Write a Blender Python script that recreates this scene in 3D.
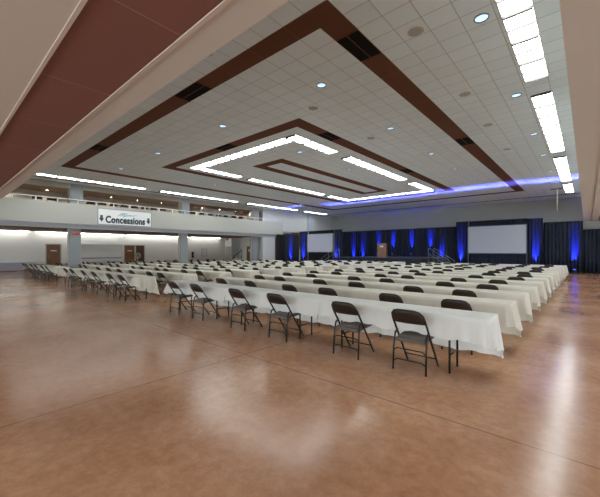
import bpy, bmesh, math, random
from mathutils import Vector, Matrix
random.seed(7)
PI = math.pi
C = bpy.context.scene.collection
for o in list(bpy.data.objects):
    bpy.data.objects.remove(o)
SC = bpy.context.scene

# ---------------------------------------------------------------- camera, world, exposure
cam_d = bpy.data.cameras.new('camera')
cam = bpy.data.objects.new('camera', cam_d)
C.objects.link(cam)
cam.location = (0, 0, 1.5)
cam.rotation_euler = (PI/2, 0, math.radians(41.186))
cam_d.sensor_width = 36
cam_d.lens = 328/600*36
cam_d.shift_y = 2.7/600
cam_d.clip_start = 0.05
cam_d.clip_end = 200
SC.camera = cam

world = bpy.data.worlds.new('world')
SC.world = world
world.use_nodes = True
bgn = world.node_tree.nodes['Background']
bgn.inputs[0].default_value = (0.88, 0.97, 1.0, 1)
bgn.inputs[1].default_value = 2.2
SC.view_settings.view_transform = 'Standard'
SC.view_settings.look = 'None'
SC.view_settings.gamma = 1
SC.view_settings.use_curve_mapping = False
SC.view_settings.exposure = 0.75
LIGHT_STRENGTH = 9.0

# ---------------------------------------------------------------- materials
def newmat(name):
    m = bpy.data.materials.new(name)
    m.use_nodes = True
    return m, m.node_tree.nodes, m.node_tree.links, m.node_tree.nodes['Principled BSDF']

def plain(name, col, rough=0.6, metal=0.0, spec=0.5, noise=0.06, nscale=8.0, bump=0.0, bscale=200):
    m, N, L, P = newmat(name)
    P.inputs['Roughness'].default_value = rough
    P.inputs['Metallic'].default_value = metal
    P.inputs['Specular IOR Level'].default_value = spec
    tc = N.new('ShaderNodeTexCoord')
    nz = N.new('ShaderNodeTexNoise'); nz.inputs['Scale'].default_value = nscale
    nz.inputs['Detail'].default_value = 4
    L.new(tc.outputs['Object'], nz.inputs['Vector'])
    mr = N.new('ShaderNodeMapRange')
    mr.inputs[3].default_value = 1-noise; mr.inputs[4].default_value = 1+noise
    L.new(nz.outputs['Fac'], mr.inputs[0])
    vm = N.new('ShaderNodeVectorMath'); vm.operation = 'SCALE'
    vm.inputs[0].default_value = col
    L.new(mr.outputs[0], vm.inputs['Scale'])
    L.new(vm.outputs[0], P.inputs['Base Color'])
    if bump:
        nb = N.new('ShaderNodeTexNoise'); nb.inputs['Scale'].default_value = bscale
        L.new(tc.outputs['Object'], nb.inputs['Vector'])
        b = N.new('ShaderNodeBump'); b.inputs['Strength'].default_value = bump
        b.inputs['Distance'].default_value = 0.01
        L.new(nb.outputs['Fac'], b.inputs['Height'])
        L.new(b.outputs[0], P.inputs['Normal'])
    return m

def emis(name, col, s):
    m, N, L, P = newmat(name)
    P.inputs['Base Color'].default_value = (*col, 1)
    P.inputs['Emission Color'].default_value = (*col, 1)
    P.inputs['Emission Strength'].default_value = s
    return m

def math_node(N, L, op, a, b=None, c=None):
    n = N.new('ShaderNodeMath'); n.operation = op
    for i, v in enumerate((a, b, c)):
        if v is None: continue
        if isinstance(v, (int, float)): n.inputs[i].default_value = v
        else: L.new(v, n.inputs[i])
    return n.outputs[0]

def grid_fac(N, L, coord, origin, pitch, width):
    """1 on a joint line, 0 elsewhere"""
    t = math_node(N, L, 'SUBTRACT', coord, origin)
    t = math_node(N, L, 'DIVIDE', t, pitch)
    t = math_node(N, L, 'FRACT', t)
    t = math_node(N, L, 'SUBTRACT', t, 0.5)
    t = math_node(N, L, 'ABSOLUTE', t)
    return math_node(N, L, 'GREATER_THAN', t, 0.5-width/pitch/2)

def cell_rand(N, L, x, y, x0, px, y0, py):
    a = math_node(N, L, 'FLOOR', math_node(N, L, 'DIVIDE', math_node(N, L, 'SUBTRACT', x, x0), px))
    b = math_node(N, L, 'FLOOR', math_node(N, L, 'DIVIDE', math_node(N, L, 'SUBTRACT', y, y0), py))
    cb = N.new('ShaderNodeCombineXYZ'); L.new(a, cb.inputs[0]); L.new(b, cb.inputs[1])
    wn = N.new('ShaderNodeTexWhiteNoise'); wn.noise_dimensions = '2D'
    L.new(cb.outputs[0], wn.inputs['Vector'])
    return wn.outputs['Value']

GX, GY, X0, Y0 = 0.4575, 0.43, -2.92, 3.95

def tile_mat(name, col, joint, jw=0.016, gx=GX, gy=GY, rough=0.85, var=0.05):
    m, N, L, P = newmat(name)
    P.inputs['Roughness'].default_value = rough
    tc = N.new('ShaderNodeTexCoord')
    sp = N.new('ShaderNodeSeparateXYZ'); L.new(tc.outputs['Object'], sp.inputs[0])
    fx = grid_fac(N, L, sp.outputs[0], X0, gx, jw)
    fy = grid_fac(N, L, sp.outputs[1], Y0, gy, jw)
    f = math_node(N, L, 'MAXIMUM', fx, fy)
    r = cell_rand(N, L, sp.outputs[0], sp.outputs[1], X0, gx, Y0, gy)
    nz = N.new('ShaderNodeTexNoise'); nz.inputs['Scale'].default_value = 40; nz.inputs['Detail'].default_value = 6
    L.new(tc.outputs['Object'], nz.inputs['Vector'])
    s = math_node(N, L, 'ADD', math_node(N, L, 'MULTIPLY', r, var), math_node(N, L, 'MULTIPLY', nz.outputs['Fac'], 0.10))
    s = math_node(N, L, 'ADD', s, 0.93-var/2)
    vm = N.new('ShaderNodeVectorMath'); vm.operation = 'SCALE'; vm.inputs[0].default_value = col
    L.new(s, vm.inputs['Scale'])
    mx = N.new('ShaderNodeMix'); mx.data_type = 'RGBA'
    L.new(f, mx.inputs['Factor']); L.new(vm.outputs[0], mx.inputs['A']); mx.inputs['B'].default_value = (*joint, 1)
    L.new(mx.outputs['Result'], P.inputs['Base Color'])
    return m

def floor_mat():
    m, N, L, P = newmat('stained_concrete')
    tc = N.new('ShaderNodeTexCoord')
    sp = N.new('ShaderNodeSeparateXYZ'); L.new(tc.outputs['Object'], sp.inputs[0])
    n1 = N.new('ShaderNodeTexNoise'); n1.inputs['Scale'].default_value = 0.8; n1.inputs['Detail'].default_value = 5
    n1.inputs['Roughness'].default_value = 0.5; n1.inputs['Distortion'].default_value = 0.2
    L.new(tc.outputs['Object'], n1.inputs['Vector'])
    n2 = N.new('ShaderNodeTexNoise'); n2.inputs['Scale'].default_value = 9; n2.inputs['Detail'].default_value = 8
    n2.inputs['Roughness'].default_value = 0.75
    L.new(tc.outputs['Object'], n2.inputs['Vector'])
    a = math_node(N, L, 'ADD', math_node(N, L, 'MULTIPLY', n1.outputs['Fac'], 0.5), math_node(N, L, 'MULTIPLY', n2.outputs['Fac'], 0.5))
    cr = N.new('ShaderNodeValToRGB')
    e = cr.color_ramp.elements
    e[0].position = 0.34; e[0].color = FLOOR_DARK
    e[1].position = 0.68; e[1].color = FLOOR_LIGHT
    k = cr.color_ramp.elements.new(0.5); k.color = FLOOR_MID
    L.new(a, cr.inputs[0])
    fx = grid_fac(N, L, sp.outputs[0], -3.75, 7.32, 0.014)
    fy = grid_fac(N, L, sp.outputs[1], 3.06, 3.66, 0.014)
    f = math_node(N, L, 'MULTIPLY', math_node(N, L, 'MAXIMUM', fx, fy), 0.7)
    mx = N.new('ShaderNodeMix'); mx.data_type = 'RGBA'
    L.new(f, mx.inputs['Factor']); L.new(cr.outputs[0], mx.inputs['A']); mx.inputs['B'].default_value = (0.05, 0.03, 0.025, 1)
    L.new(mx.outputs['Result'], P.inputs['Base Color'])
    rr = N.new('ShaderNodeMapRange'); rr.inputs[3].default_value = 0.12; rr.inputs[4].default_value = 0.30
    L.new(n1.outputs['Fac'], rr.inputs[0]); L.new(rr.outputs[0], P.inputs['Roughness'])
    P.inputs['Specular IOR Level'].default_value = 0.36
    b = N.new('ShaderNodeBump'); b.inputs['Strength'].default_value = 0.012; b.inputs['Distance'].default_value = 0.02
    n3 = N.new('ShaderNodeTexNoise'); n3.inputs['Scale'].default_value = 5; L.new(tc.outputs['Object'], n3.inputs['Vector'])
    L.new(n3.outputs['Fac'], b.inputs['Height']); L.new(b.outputs[0], P.inputs['Normal'])
    return m

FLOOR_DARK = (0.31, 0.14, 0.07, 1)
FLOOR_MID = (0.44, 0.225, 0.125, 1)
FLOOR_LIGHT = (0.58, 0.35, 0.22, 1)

def wood_mat(name, c1, c2, scale=3.0, rough=0.4):
    m, N, L, P = newmat(name)
    P.inputs['Roughness'].default_value = rough
    tc = N.new('ShaderNodeTexCoord'); mp = N.new('ShaderNodeMapping')
    mp.inputs['Scale'].default_value = (8, 8, 1)
    L.new(tc.outputs['Object'], mp.inputs[0])
    nz = N.new('ShaderNodeTexNoise'); nz.inputs['Scale'].default_value = scale; nz.inputs['Detail'].default_value = 6
    nz.inputs['Distortion'].default_value = 1.2
    L.new(mp.outputs[0], nz.inputs['Vector'])
    cr = N.new('ShaderNodeValToRGB')
    cr.color_ramp.elements[0].position = 0.3; cr.color_ramp.elements[0].color = (*c1, 1)
    cr.color_ramp.elements[1].position = 0.7; cr.color_ramp.elements[1].color = (*c2, 1)
    L.new(nz.outputs['Fac'], cr.inputs[0]); L.new(cr.outputs[0], P.inputs['Base Color'])
    return m

def cloth_mat(name, col):
    m = plain(name, col, 0.85, noise=0.02, bump=0.1, bscale=60)
    N, L = m.node_tree.nodes, m.node_tree.links
    P = N['Principled BSDF']; out = N['Material Output']
    tr = N.new('ShaderNodeBsdfTranslucent'); tr.inputs['Color'].default_value = (*col, 1)
    mx = N.new('ShaderNodeMixShader'); mx.inputs[0].default_value = 0.3
    L.new(P.outputs[0], mx.inputs[1]); L.new(tr.outputs[0], mx.inputs[2]); L.new(mx.outputs[0], out.inputs['Surface'])
    return m

M = {}
M['floor'] = floor_mat()
M['tile'] = tile_mat('ceiling_tile', (0.72, 0.82, 0.87), (0.48, 0.50, 0.47))
M['ring'] = tile_mat('brown_tile', (0.115, 0.036, 0.014), (0.20, 0.08, 0.045), jw=0.012, gx=GX*2, gy=GY*2)
M['panel'] = tile_mat('brown_panel', (0.24, 0.098, 0.075), (0.38, 0.21, 0.17), jw=0.012, gx=1.83, gy=50, var=0.12)
M['soffit'] = plain('beige_soffit', (0.64, 0.61, 0.56), 0.75, noise=0.02, nscale=2)
M['molding'] = plain('pale_molding', (0.66, 0.58, 0.51), 0.5)
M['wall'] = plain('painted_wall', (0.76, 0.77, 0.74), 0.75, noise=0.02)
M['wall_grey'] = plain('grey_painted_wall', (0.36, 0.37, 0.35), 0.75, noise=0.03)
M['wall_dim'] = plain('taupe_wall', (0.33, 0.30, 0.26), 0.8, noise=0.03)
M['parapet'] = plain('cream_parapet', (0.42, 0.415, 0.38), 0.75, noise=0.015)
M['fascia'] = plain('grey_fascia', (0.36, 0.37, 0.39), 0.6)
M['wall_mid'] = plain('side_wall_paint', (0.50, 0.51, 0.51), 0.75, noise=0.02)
M['bluegrey'] = plain('blue_grey_paint', (0.40, 0.44, 0.52), 0.6)
M['brown_soffit'] = plain('brown_soffit', (0.17, 0.105, 0.065), 0.7)
M['dark_ceiling'] = wood_mat('dark_wood_ceiling', (0.10, 0.06, 0.035), (0.20, 0.12, 0.07), 2, 0.6)
M['pillar'] = plain('pillar_paint', (0.24, 0.255, 0.27), 0.55, noise=0.02)
M['pillar_edge'] = plain('pillar_cream', (0.42, 0.40, 0.33), 0.6)
M['wood'] = wood_mat('door_wood', (0.12, 0.045, 0.012), (0.26, 0.11, 0.03))
M['wood_dark'] = wood_mat('dark_door_wood', (0.05, 0.02, 0.008), (0.13, 0.055, 0.02))
M['lectern'] = wood_mat('lectern_wood', (0.20, 0.085, 0.04), (0.33, 0.155, 0.08), 2)
M['frame'] = plain('door_frame', (0.45, 0.43, 0.38), 0.5)
M['greydoor'] = plain('grey_door', (0.33, 0.34, 0.33), 0.5)
M['light'] = emis('fluorescent_diffuser', (0.93, 1.0, 0.99), LIGHT_STRENGTH)
M['cove'] = emis('cove_tube', (1.0, 0.98, 0.93), 13.0)
M['can'] = emis('can_lamp', (0.50, 0.72, 1.0), 0.75)
M['down'] = emis('warm_downlight', (1.0, 0.93, 0.8), 30.0)
M['white_metal'] = plain('white_metal', (0.72, 0.72, 0.70), 0.35)
M['grille'] = plain('speaker_grille', (0.42, 0.40, 0.37), 0.7)
M['vent'] = plain('vent_black', (0.006, 0.005, 0.004), 0.9, spec=0.15)
M['black'] = plain('black_plastic', (0.015, 0.015, 0.014), 0.45)
M['chair_metal'] = plain('dark_brown_metal', (0.016, 0.012, 0.010), 0.4, spec=0.4)
M['chair_back'] = plain('brown_steel_backrest', (0.026, 0.017, 0.012), 0.42, spec=0.4)
M['seat'] = plain('brown_vinyl', (0.085, 0.066, 0.055), 0.42, spec=0.6)
M['cloth_white'] = cloth_mat('white_cloth', (0.82, 0.83, 0.82))
M['cloth_ivory'] = cloth_mat('ivory_cloth', (0.78, 0.76, 0.68))
M['tabletop'] = plain('grey_laminate', (0.35, 0.33, 0.30), 0.5)
M['drape'] = plain('navy_black_drape', (0.011, 0.017, 0.034), 0.85, noise=0.2, nscale=2)
M['drape_black'] = plain('black_drape', (0.005, 0.005, 0.006), 0.9, noise=0.2)
M['skirt'] = plain('black_stage_skirt', (0.010, 0.015, 0.026), 0.9, noise=0.2)
M['stage'] = plain('stage_deck', (0.06, 0.07, 0.10), 0.6)
M['screen'] = plain('screen_fabric', (0.49, 0.52, 0.58), 0.8, noise=0.01)
M['screen_frame'] = plain('screen_frame', (0.10, 0.11, 0.15), 0.4)
M['alu'] = plain('aluminium_rail', (0.22, 0.24, 0.28), 0.35, metal=0.6)
M['baffle'] = plain('dark_baffle', (0.10, 0.10, 0.09), 0.7)
M['banner'] = plain('banner_vinyl', (0.80, 0.80, 0.80), 0.5, noise=0.03)
M['banner_frame'] = plain('banner_frame', (0.28, 0.30, 0.30), 0.5)
M['ink'] = plain('dark_slate_ink', (0.035, 0.055, 0.075), 0.6)
M['swoosh'] = plain('teal_ink', (0.16, 0.42, 0.55), 0.6)
M['swoosh_grey'] = plain('grey_ink', (0.30, 0.36, 0.40), 0.6)
M['exit'] = emis('exit_red', (0.30, 0.01, 0.02), 0.06)
M['exit_text'] = emis('exit_white', (0.8, 0.35, 0.33), 0.08)
M['base_red'] = plain('dark_red_base', (0.09, 0.025, 0.025), 0.5)
M['yellow'] = plain('yellow_plastic', (0.62, 0.48, 0.10), 0.5)
M['fan_grey'] = plain('pale_grey_plastic', (0.42, 0.46, 0.46), 0.5)
M['paper'] = plain('pale_paper', (0.66, 0.70, 0.74), 0.6)
M['blue_lens'] = emis('blue_lens', (0.05, 0.08, 1.0), 6.0)

# ---------------------------------------------------------------- helpers
def box(bm, x0, x1, y0, y1, z0, z1):
    v = [bm.verts.new(p) for p in ((x0,y0,z0),(x1,y0,z0),(x1,y1,z0),(x0,y1,z0),(x0,y0,z1),(x1,y0,z1),(x1,y1,z1),(x0,y1,z1))]
    for f in ((3,2,1,0),(4,5,6,7),(0,1,5,4),(1,2,6,5),(2,3,7,6),(3,0,4,7)):
        bm.faces.new([v[i] for i in f])

def tube(bm, pts, r, seg=8, closed=False):
    pts = [Vector(p) for p in pts]
    n = len(pts); rings = []
    prev = None
    for i, p in enumerate(pts):
        if closed: t = (pts[(i+1) % n]-pts[i-1]).normalized()
        elif i == 0: t = (pts[1]-pts[0]).normalized()
        elif i == n-1: t = (pts[-1]-pts[-2]).normalized()
        else: t = ((pts[i+1]-p).normalized()+(p-pts[i-1]).normalized()).normalized()
        if prev is None:
            a = Vector((0,0,1)) if abs(t.z) < 0.9 else Vector((1,0,0))
            u = t.cross(a).normalized()
        else:
            u = (prev-t*prev.dot(t)).normalized()
        prev = u
        w = t.cross(u)
        rr = r[i] if isinstance(r, (list, tuple)) else r
        rings.append([bm.verts.new(p+u*(rr*math.cos(2*PI*k/seg))+w*(rr*math.sin(2*PI*k/seg))) for k in range(seg)])
    m = n if closed else n-1
    for i in range(m):
        A, B = rings[i], rings[(i+1) % n]
        for k in range(seg):
            bm.faces.new((A[k], A[(k+1) % seg], B[(k+1) % seg], B[k]))
    if not closed:
        bm.faces.new(rings[0][::-1]); bm.faces.new(rings[-1])

def lathe(bm, prof, seg=20, axis='z', c=(0,0,0)):
    rings = []
    for r, h in prof:
        ring = []
        for k in range(seg):
            a = 2*PI*k/seg
            if axis == 'z': p = (c[0]+r*math.cos(a), c[1]+r*math.sin(a), c[2]+h)
            else: p = (c[0]+h, c[1]+r*math.cos(a), c[2]+r*math.sin(a))
            ring.append(bm.verts.new(p))
        rings.append(ring)
    for A, B in zip(rings, rings[1:]):
        for k in range(seg):
            bm.faces.new((A[k], A[(k+1) % seg], B[(k+1) % seg], B[k]))
    bm.faces.new(rings[0][::-1]); bm.faces.new(rings[-1])

def obj(name, bm, mat, parent=None, smooth=False, loc=None):
    bmesh.ops.recalc_face_normals(bm, faces=bm.faces)
    me = bpy.data.meshes.new(name)
    bm.to_mesh(me); bm.free()
    if smooth:
        for p in me.polygons: p.use_smooth = True
    o = bpy.data.objects.new(name, me)
    C.objects.link(o)
    if isinstance(mat, str): mat = M[mat]
    me.materials.append(mat)
    if parent: o.parent = parent
    if loc: o.location = loc
    return o

def bev(o, w, seg=2):
    md = o.modifiers.new('bevel', 'BEVEL'); md.width = w; md.segments = seg; md.limit_method = 'ANGLE'
    return o

def B(*boxes):
    bm = bmesh.new()
    for b in boxes: box(bm, *b)
    return bm

def struct(name, bm, mat, parent=None, smooth=False):
    o = obj(name, bm, mat, parent, smooth)
    if not parent: o['kind'] = 'structure'
    return o

def tag(o, label, cat, group=None):
    o['label'] = label; o['category'] = cat
    if group: o['group'] = group
    return o

def thing(name, label, cat, loc=(0,0,0), rotz=0, group=None):
    o = bpy.data.objects.new(name, None); C.objects.link(o)
    o.empty_display_size = 0.1
    o.location = loc; o.rotation_euler = (0, 0, rotz)
    return tag(o, label, cat, group)

def dup(root, loc=None, rotz=None, label=None, group=None):
    r = root.copy(); C.objects.link(r)
    if loc is not None: r.location = loc
    if rotz is not None: r.rotation_euler = (0, 0, rotz)
    if label: r['label'] = label
    if group: r['group'] = group
    for ch in list(root.children):
        c = ch.copy(); C.objects.link(c); c.parent = r
        for g in list(ch.children):
            d = g.copy(); C.objects.link(d); d.parent = c
    return r

ORD = ['first','second','third','fourth','fifth','sixth','seventh','eighth','ninth','tenth','eleventh','twelfth','thirteenth','fourteenth','fifteenth','sixteenth','seventeenth','eighteenth','nineteenth','twentieth']

CZ = 5.26      # hall ceiling
LZ = 3.55      # low perimeter ceiling
FY = 29.9      # far wall
SX = -21.5     # balcony line / left hall wall
BX = -32.3     # wall under the balcony
FAR_END = 23.4

# ================================================================ STRUCTURE
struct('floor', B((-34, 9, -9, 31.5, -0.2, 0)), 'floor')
struct('ceiling', B((SX-0.1, -0.19, 1.96, FY, CZ, CZ+0.15)), 'tile')
# low beige ceiling around two sides of the hall
struct('ceiling', B((-22.5, 9, 1.62, 1.96, LZ, LZ+0.2), (-22.5, 9, -9, 0.85, LZ, LZ+0.2),
                    (-0.17, 0.24, 1.96, FY, LZ, LZ+0.2), (0.24, 0.55, 1.62, FY, LZ, LZ+0.2), (1.6, 9, 0.85, FY, LZ, LZ+0.2)), 'soffit')
struct('ceiling', B((-22.5, 0.55, 0.85, 1.62, LZ+0.01, LZ+0.2), (0.55, 1.6, 0.85, FY, LZ+0.01, LZ+0.2)), 'panel')
struct('trim_1', B((-22.5, 0.24, 1.605, 1.645, LZ-0.015, LZ)), 'molding')
struct('trim_2', B((-22.5, 9, 0.835, 0.87, LZ-0.015, LZ)), 'molding')
struct('trim_3', B((0.225, 0.25, 1.645, FY, LZ-0.015, LZ)), 'molding')
struct('wall_upper', B((-22.5, -0.17, 1.98, 2.06, LZ+0.2, CZ), (-0.13, -0.05, 1.98, FY, LZ+0.2, CZ)), 'soffit')
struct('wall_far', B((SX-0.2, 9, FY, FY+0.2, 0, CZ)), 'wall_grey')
# strip of cornice tiles and dark lines by the far wall
struct('trim_4', B((SX, -0.19, 27.75, 27.95, CZ-0.006, CZ)), 'ring')
# hall left wall beyond the balcony
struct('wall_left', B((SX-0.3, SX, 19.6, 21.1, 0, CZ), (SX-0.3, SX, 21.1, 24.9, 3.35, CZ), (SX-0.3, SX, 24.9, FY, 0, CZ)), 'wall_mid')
struct('wall_left', B((SX-0.36, SX-0.31, 21.1, 24.9, 0, 3.35)), 'brown_soffit')  # added backing sheet; its dark brown stands in for the shade inside the opening
struct('trim_5', B((SX, SX+0.16, 25.75, 26.35, 0, CZ)), 'bluegrey')
# under-balcony back wall with pass-through recess
struct('wall_back', B((BX-0.5, BX, -9, 8.75, 0, 3.05), (BX-0.5, BX, 8.75, 11.95, 0, 0.87), (BX-0.5, BX, 8.75, 11.95, 2.06, 3.05),
                      (BX-0.5, BX-0.12, 8.75, 11.95, 0.87, 2.06), (BX-0.5, BX, 11.95, FAR_END+1.4, 0, 3.05)), 'wall')
struct('trim_6', B((BX, BX+0.06, 8.7, 12.0, 2.03, 2.08), (BX-0.2, BX+0.12, 8.7, 12.0, 0.85, 0.89)), 'fascia')
struct('wall_end', B((BX, -31.0, FAR_END, FAR_END+0.2, 0, 3.05), (-29.1, SX, FAR_END, FAR_END+0.2, 0, 3.05), (-31.0, -29.1, FAR_END+1.2, FAR_END+1.4, 0, 3.05),
                     (-29.1, -29.0, FAR_END+0.2, FAR_END+1.2, 0, 3.05), (-31.12, -31.0, FAR_END+0.2, FAR_END+1.4, 0, 3.05)), 'wall')
# low blue-grey ledge on the left
struct('trim_7', B((BX, BX+0.3, -9, 4.9, 0.06, 0.62)), 'bluegrey')
struct('trim_8', B((BX, BX+0.33, -9, 4.95, 0.62, 0.66), (BX, BX+0.04, 4.95, 6.2, 0.62, 0.66)), 'fascia')
struct('baseboard_left', B((BX, BX+0.31, -9, 4.9, 0, 0.06)), 'base_red')
struct('baseboard_back', B((BX, BX+0.02, 4.9, 6.25, 0, 0.1), (BX, BX+0.02, 7.35, 12.1, 0, 0.1), (BX, BX+0.02, 14.0, FAR_END, 0, 0.1)), 'base_red')
# balcony
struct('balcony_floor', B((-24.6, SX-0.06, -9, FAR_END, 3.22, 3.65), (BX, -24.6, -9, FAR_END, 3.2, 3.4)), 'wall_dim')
struct('ceiling', B((BX-0.5, SX-0.05, -9, FAR_END+1.4, 3.05, 3.2)), 'brown_soffit')
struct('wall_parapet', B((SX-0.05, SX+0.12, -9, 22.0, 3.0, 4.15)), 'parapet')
struct('trim_9', B((SX-0.2, SX+0.04, -9, 21.75, 2.77, 3.0)), 'fascia')
struct('trim_10', B((SX-0.07, SX+0.15, -9, 22.02, 3.0, 3.035)), 'fascia')
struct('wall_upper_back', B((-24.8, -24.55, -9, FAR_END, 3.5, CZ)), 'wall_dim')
struct('wall_upper_panel', B((-23.9, -23.7, 14.9, 18.2, 3.5, 5.0)), 'wall')
struct('wall_upper_end', B((-24.6, SX-0.3, 20.2, 20.4, 3.5, CZ)), 'wall_grey')
struct('ceiling', B((-24.6, SX-0.35, -9, FAR_END, 5.1, 5.25)), 'dark_ceiling')
struct('trim_11', B((SX-0.35, SX-0.1, -9, 19.6, 4.98, CZ+0.1)), 'wall_dim')
struct('trim_12', B((-20.82, -20.62, 1.96, FY, CZ-0.006, CZ)), 'ring')

# brown tile bands set in the hall ceiling (three concentric rectangles)
def ring(name, xo0, xo1, yo0, yo1, w):
    struct(name, B((xo0, xo1, yo0, yo0+w, CZ-0.006, CZ), (xo0, xo1, yo1-w, yo1, CZ-0.006, CZ),
                   (xo0, xo0+GX, yo0+w, yo1-w, CZ-0.006, CZ), (xo1-GX, xo1, yo0+w, yo1-w, CZ-0.006, CZ)), 'ring')
ring('trim_13', X0-32*GX, X0, Y0, Y0+48*GY, GY)
ring('trim_14', X0-25*GX, X0-7*GX, Y0+7*GY, Y0+41*GY, GY)
ring('trim_15', X0-18*GX, X0-14*GX, Y0+13*GY, Y0+35*GY, GY)

# pillars along the balcony
for i, y in enumerate((5.3, 11.95, 18.6)):
    struct('pillar', B((SX-0.52, SX-0.22, y, y+0.55, 0, 3.05), (SX-0.45, SX-0.07, y, y+0.62, 3.65, CZ-0.01)), 'pillar')
    struct('trim_%d' % (16+i), B((SX-0.52, SX-0.3, y-0.03, y-0.002, 0, 3.05), (SX-0.47, SX-0.14, y-0.03, y-0.002, 3.65, CZ)), 'pillar_edge')

# doors of the back wall (structure)
def door_x(n, y0, y1, mat, wall_x, ztop=2.03, plate=True, base=0):
    bm = B((wall_x-0.02, wall_x+0.03, y0, y1, base+0.01, ztop))
    d = struct('door_%d' % n, bm, mat)
    fr = obj('door_frame', B((wall_x, wall_x+0.05, y0-0.07, y0-0.005, base, ztop+0.07), (wall_x, wall_x+0.05, y1+0.005, y1+0.07, base, ztop+0.07), (wall_x, wall_x+0.05, y0-0.005, y1+0.005, ztop+0.005, ztop+0.07)), 'frame', d)
    bm = bmesh.new(); lathe(bm, [(0.02,0.03),(0.015,0.07),(0.032,0.08),(0.032,0.11),(0.01,0.12)], 12, 'x', (wall_x, y0+0.09, base+1.0))
    obj('door_handle', bm, 'alu', d, True)
    if plate:
        ym = (y0+y1)/2
        obj('name_plate', B((wall_x+0.031, wall_x+0.037, ym-0.2, ym+0.2, base+1.5, base+1.58)), 'paper', d)
    return d
door_x(1, 6.35, 7.25, 'wood', BX)
door_x(2, 12.2, 13.05, 'wood', BX)
door_x(3, 13.2, 13.95, 'wood_dark', BX, plate=False)
struct('trim_19', B((BX, BX+0.06, 13.06, 13.19, 0, 2.05)), 'frame')
door_x(4, 13.75, 14.6, 'wood', -24.55, 5.0-0.25, plate=False, base=3.65)
# end wall doors
def door_y(n, x0, x1, mat, y, ztop=2.0):
    d = struct('door_%d' % n, B((x0, x1, y-0.03, y+0.02, 0.01, ztop)), mat)
    obj('door_frame', B((x0-0.07, x0-0.005, y-0.05, y, 0, ztop+0.07), (x1+0.005, x1+0.07, y-0.05, y, 0, ztop+0.07), (x0-0.005, x1+0.005, y-0.05, y, ztop+0.005, ztop+0.07)), 'frame', d)
    obj('door_handle', B((x1-0.12, x1-0.09, y-0.08, y-0.03, 0.95, 1.1)), 'alu', d)
    return d
door_y(5, -32.1, -31.15, 'greydoor', FAR_END)
d6 = door_y(6, -28.25, -27.35, 'wood', FAR_END)
obj('door_window', B((-27.95, -27.65, FAR_END-0.036, FAR_END-0.03, 1.45, 1.75)), 'paper', d6)

# ================================================================ CEILING LIGHTS
def light_strip(label, x0, x1, y0, y1, group='fluorescent light strips in the hall ceiling'):
    along_y = (y1-y0) > (x1-x0)
    t = thing('ceiling_light', label, 'ceiling light', ((x0+x1)/2, (y0+y1)/2, CZ), 0, group)
    cx, cy = (x0+x1)/2, (y0+y1)/2
    L = (y1-y0) if along_y else (x1-x0)
    w = (x1-x0) if along_y else (y1-y0)
    n = max(1, round(L/0.86))
    fr = bmesh.new(); p = L/n
    def bx(bm, a0, a1, b0, b1, z0, z1):
        if along_y: box(bm, b0, b1, a0, a1, z0, z1)
        else: box(bm, a0, a1, b0, b1, z0, z1)
    e = 0.02
    bx(fr, -L/2, L/2, -w/2, -w/2+e, -0.02, -0.001); bx(fr, -L/2, L/2, w/2-e, w/2, -0.02, -0.001)
    for k in range(n+1):
        a = -L/2+k*p
        for q, hw_, dz in ((a, 0.026, 0.055), (a+p/2, 0.012, 0.04)):
            if q > L/2+0.01: continue
            bf = bmesh.new()
            bx(bf, max(-L/2, q-hw_), min(L/2, q+hw_), -w/2+e, w/2-e, -dz, -0.001)
            obj('baffle', bf, 'baffle', t)
    obj('light_frame', fr, 'white_metal', t)
    for k in range(n):
        df = bmesh.new()
        a = -L/2+k*p
        bx(df, a+e, a+p/2-0.009, -w/2+e, w/2-e, -0.012, -0.001)
        bx(df, a+p/2+0.009, a+p-e, -w/2+e, w/2-e, -0.012, -0.001)
        obj('diffuser', df, 'light', t)
    return t
segs = [(2.6, 8.73, 'nearest'), (9.64, 15.65, 'second nearest'), (16.6, 22.5, 'third nearest'), (23.4, 27.0, 'farthest')]
for y0, y1, w in segs:
    light_strip('bright fluorescent strip beside the right-hand soffit, %s of four in line' % w, -1.04, -0.605, y0, y1)
for y0, y1, w in segs:
    light_strip('bright fluorescent strip in front of the balcony, %s of four in line' % w, -20.27, -19.83, y0, y1)
xr0, xr1 = X0-10*GX, X0-9*GX
light_strip('fluorescent strip across the near end of the middle light rectangle', X0-23*GX, xr0, Y0+9*GY, Y0+10*GY)
for (y0, y1, w) in ((Y0+9*GY, 10.25, 'near'), (11.07, 16.55, 'middle'), (17.45, Y0+38*GY, 'far')):
    light_strip('%s fluorescent strip on the right side of the middle light rectangle' % w, xr0, xr1, y0, y1)
for (y0, y1, w) in ((Y0+10*GY+0.02, 10.5, 'near'), (11.07, 17.4, 'middle'), (18.0, Y0+38*GY, 'far')):
    light_strip('%s fluorescent strip on the left side of the middle light rectangle' % w, X0-23*GX, X0-22*GX, y0, y1)
light_strip('fluorescent strip across the far end of the middle light rectangle', X0-23*GX, xr1, Y0+38*GY, Y0+39*GY)

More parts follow.
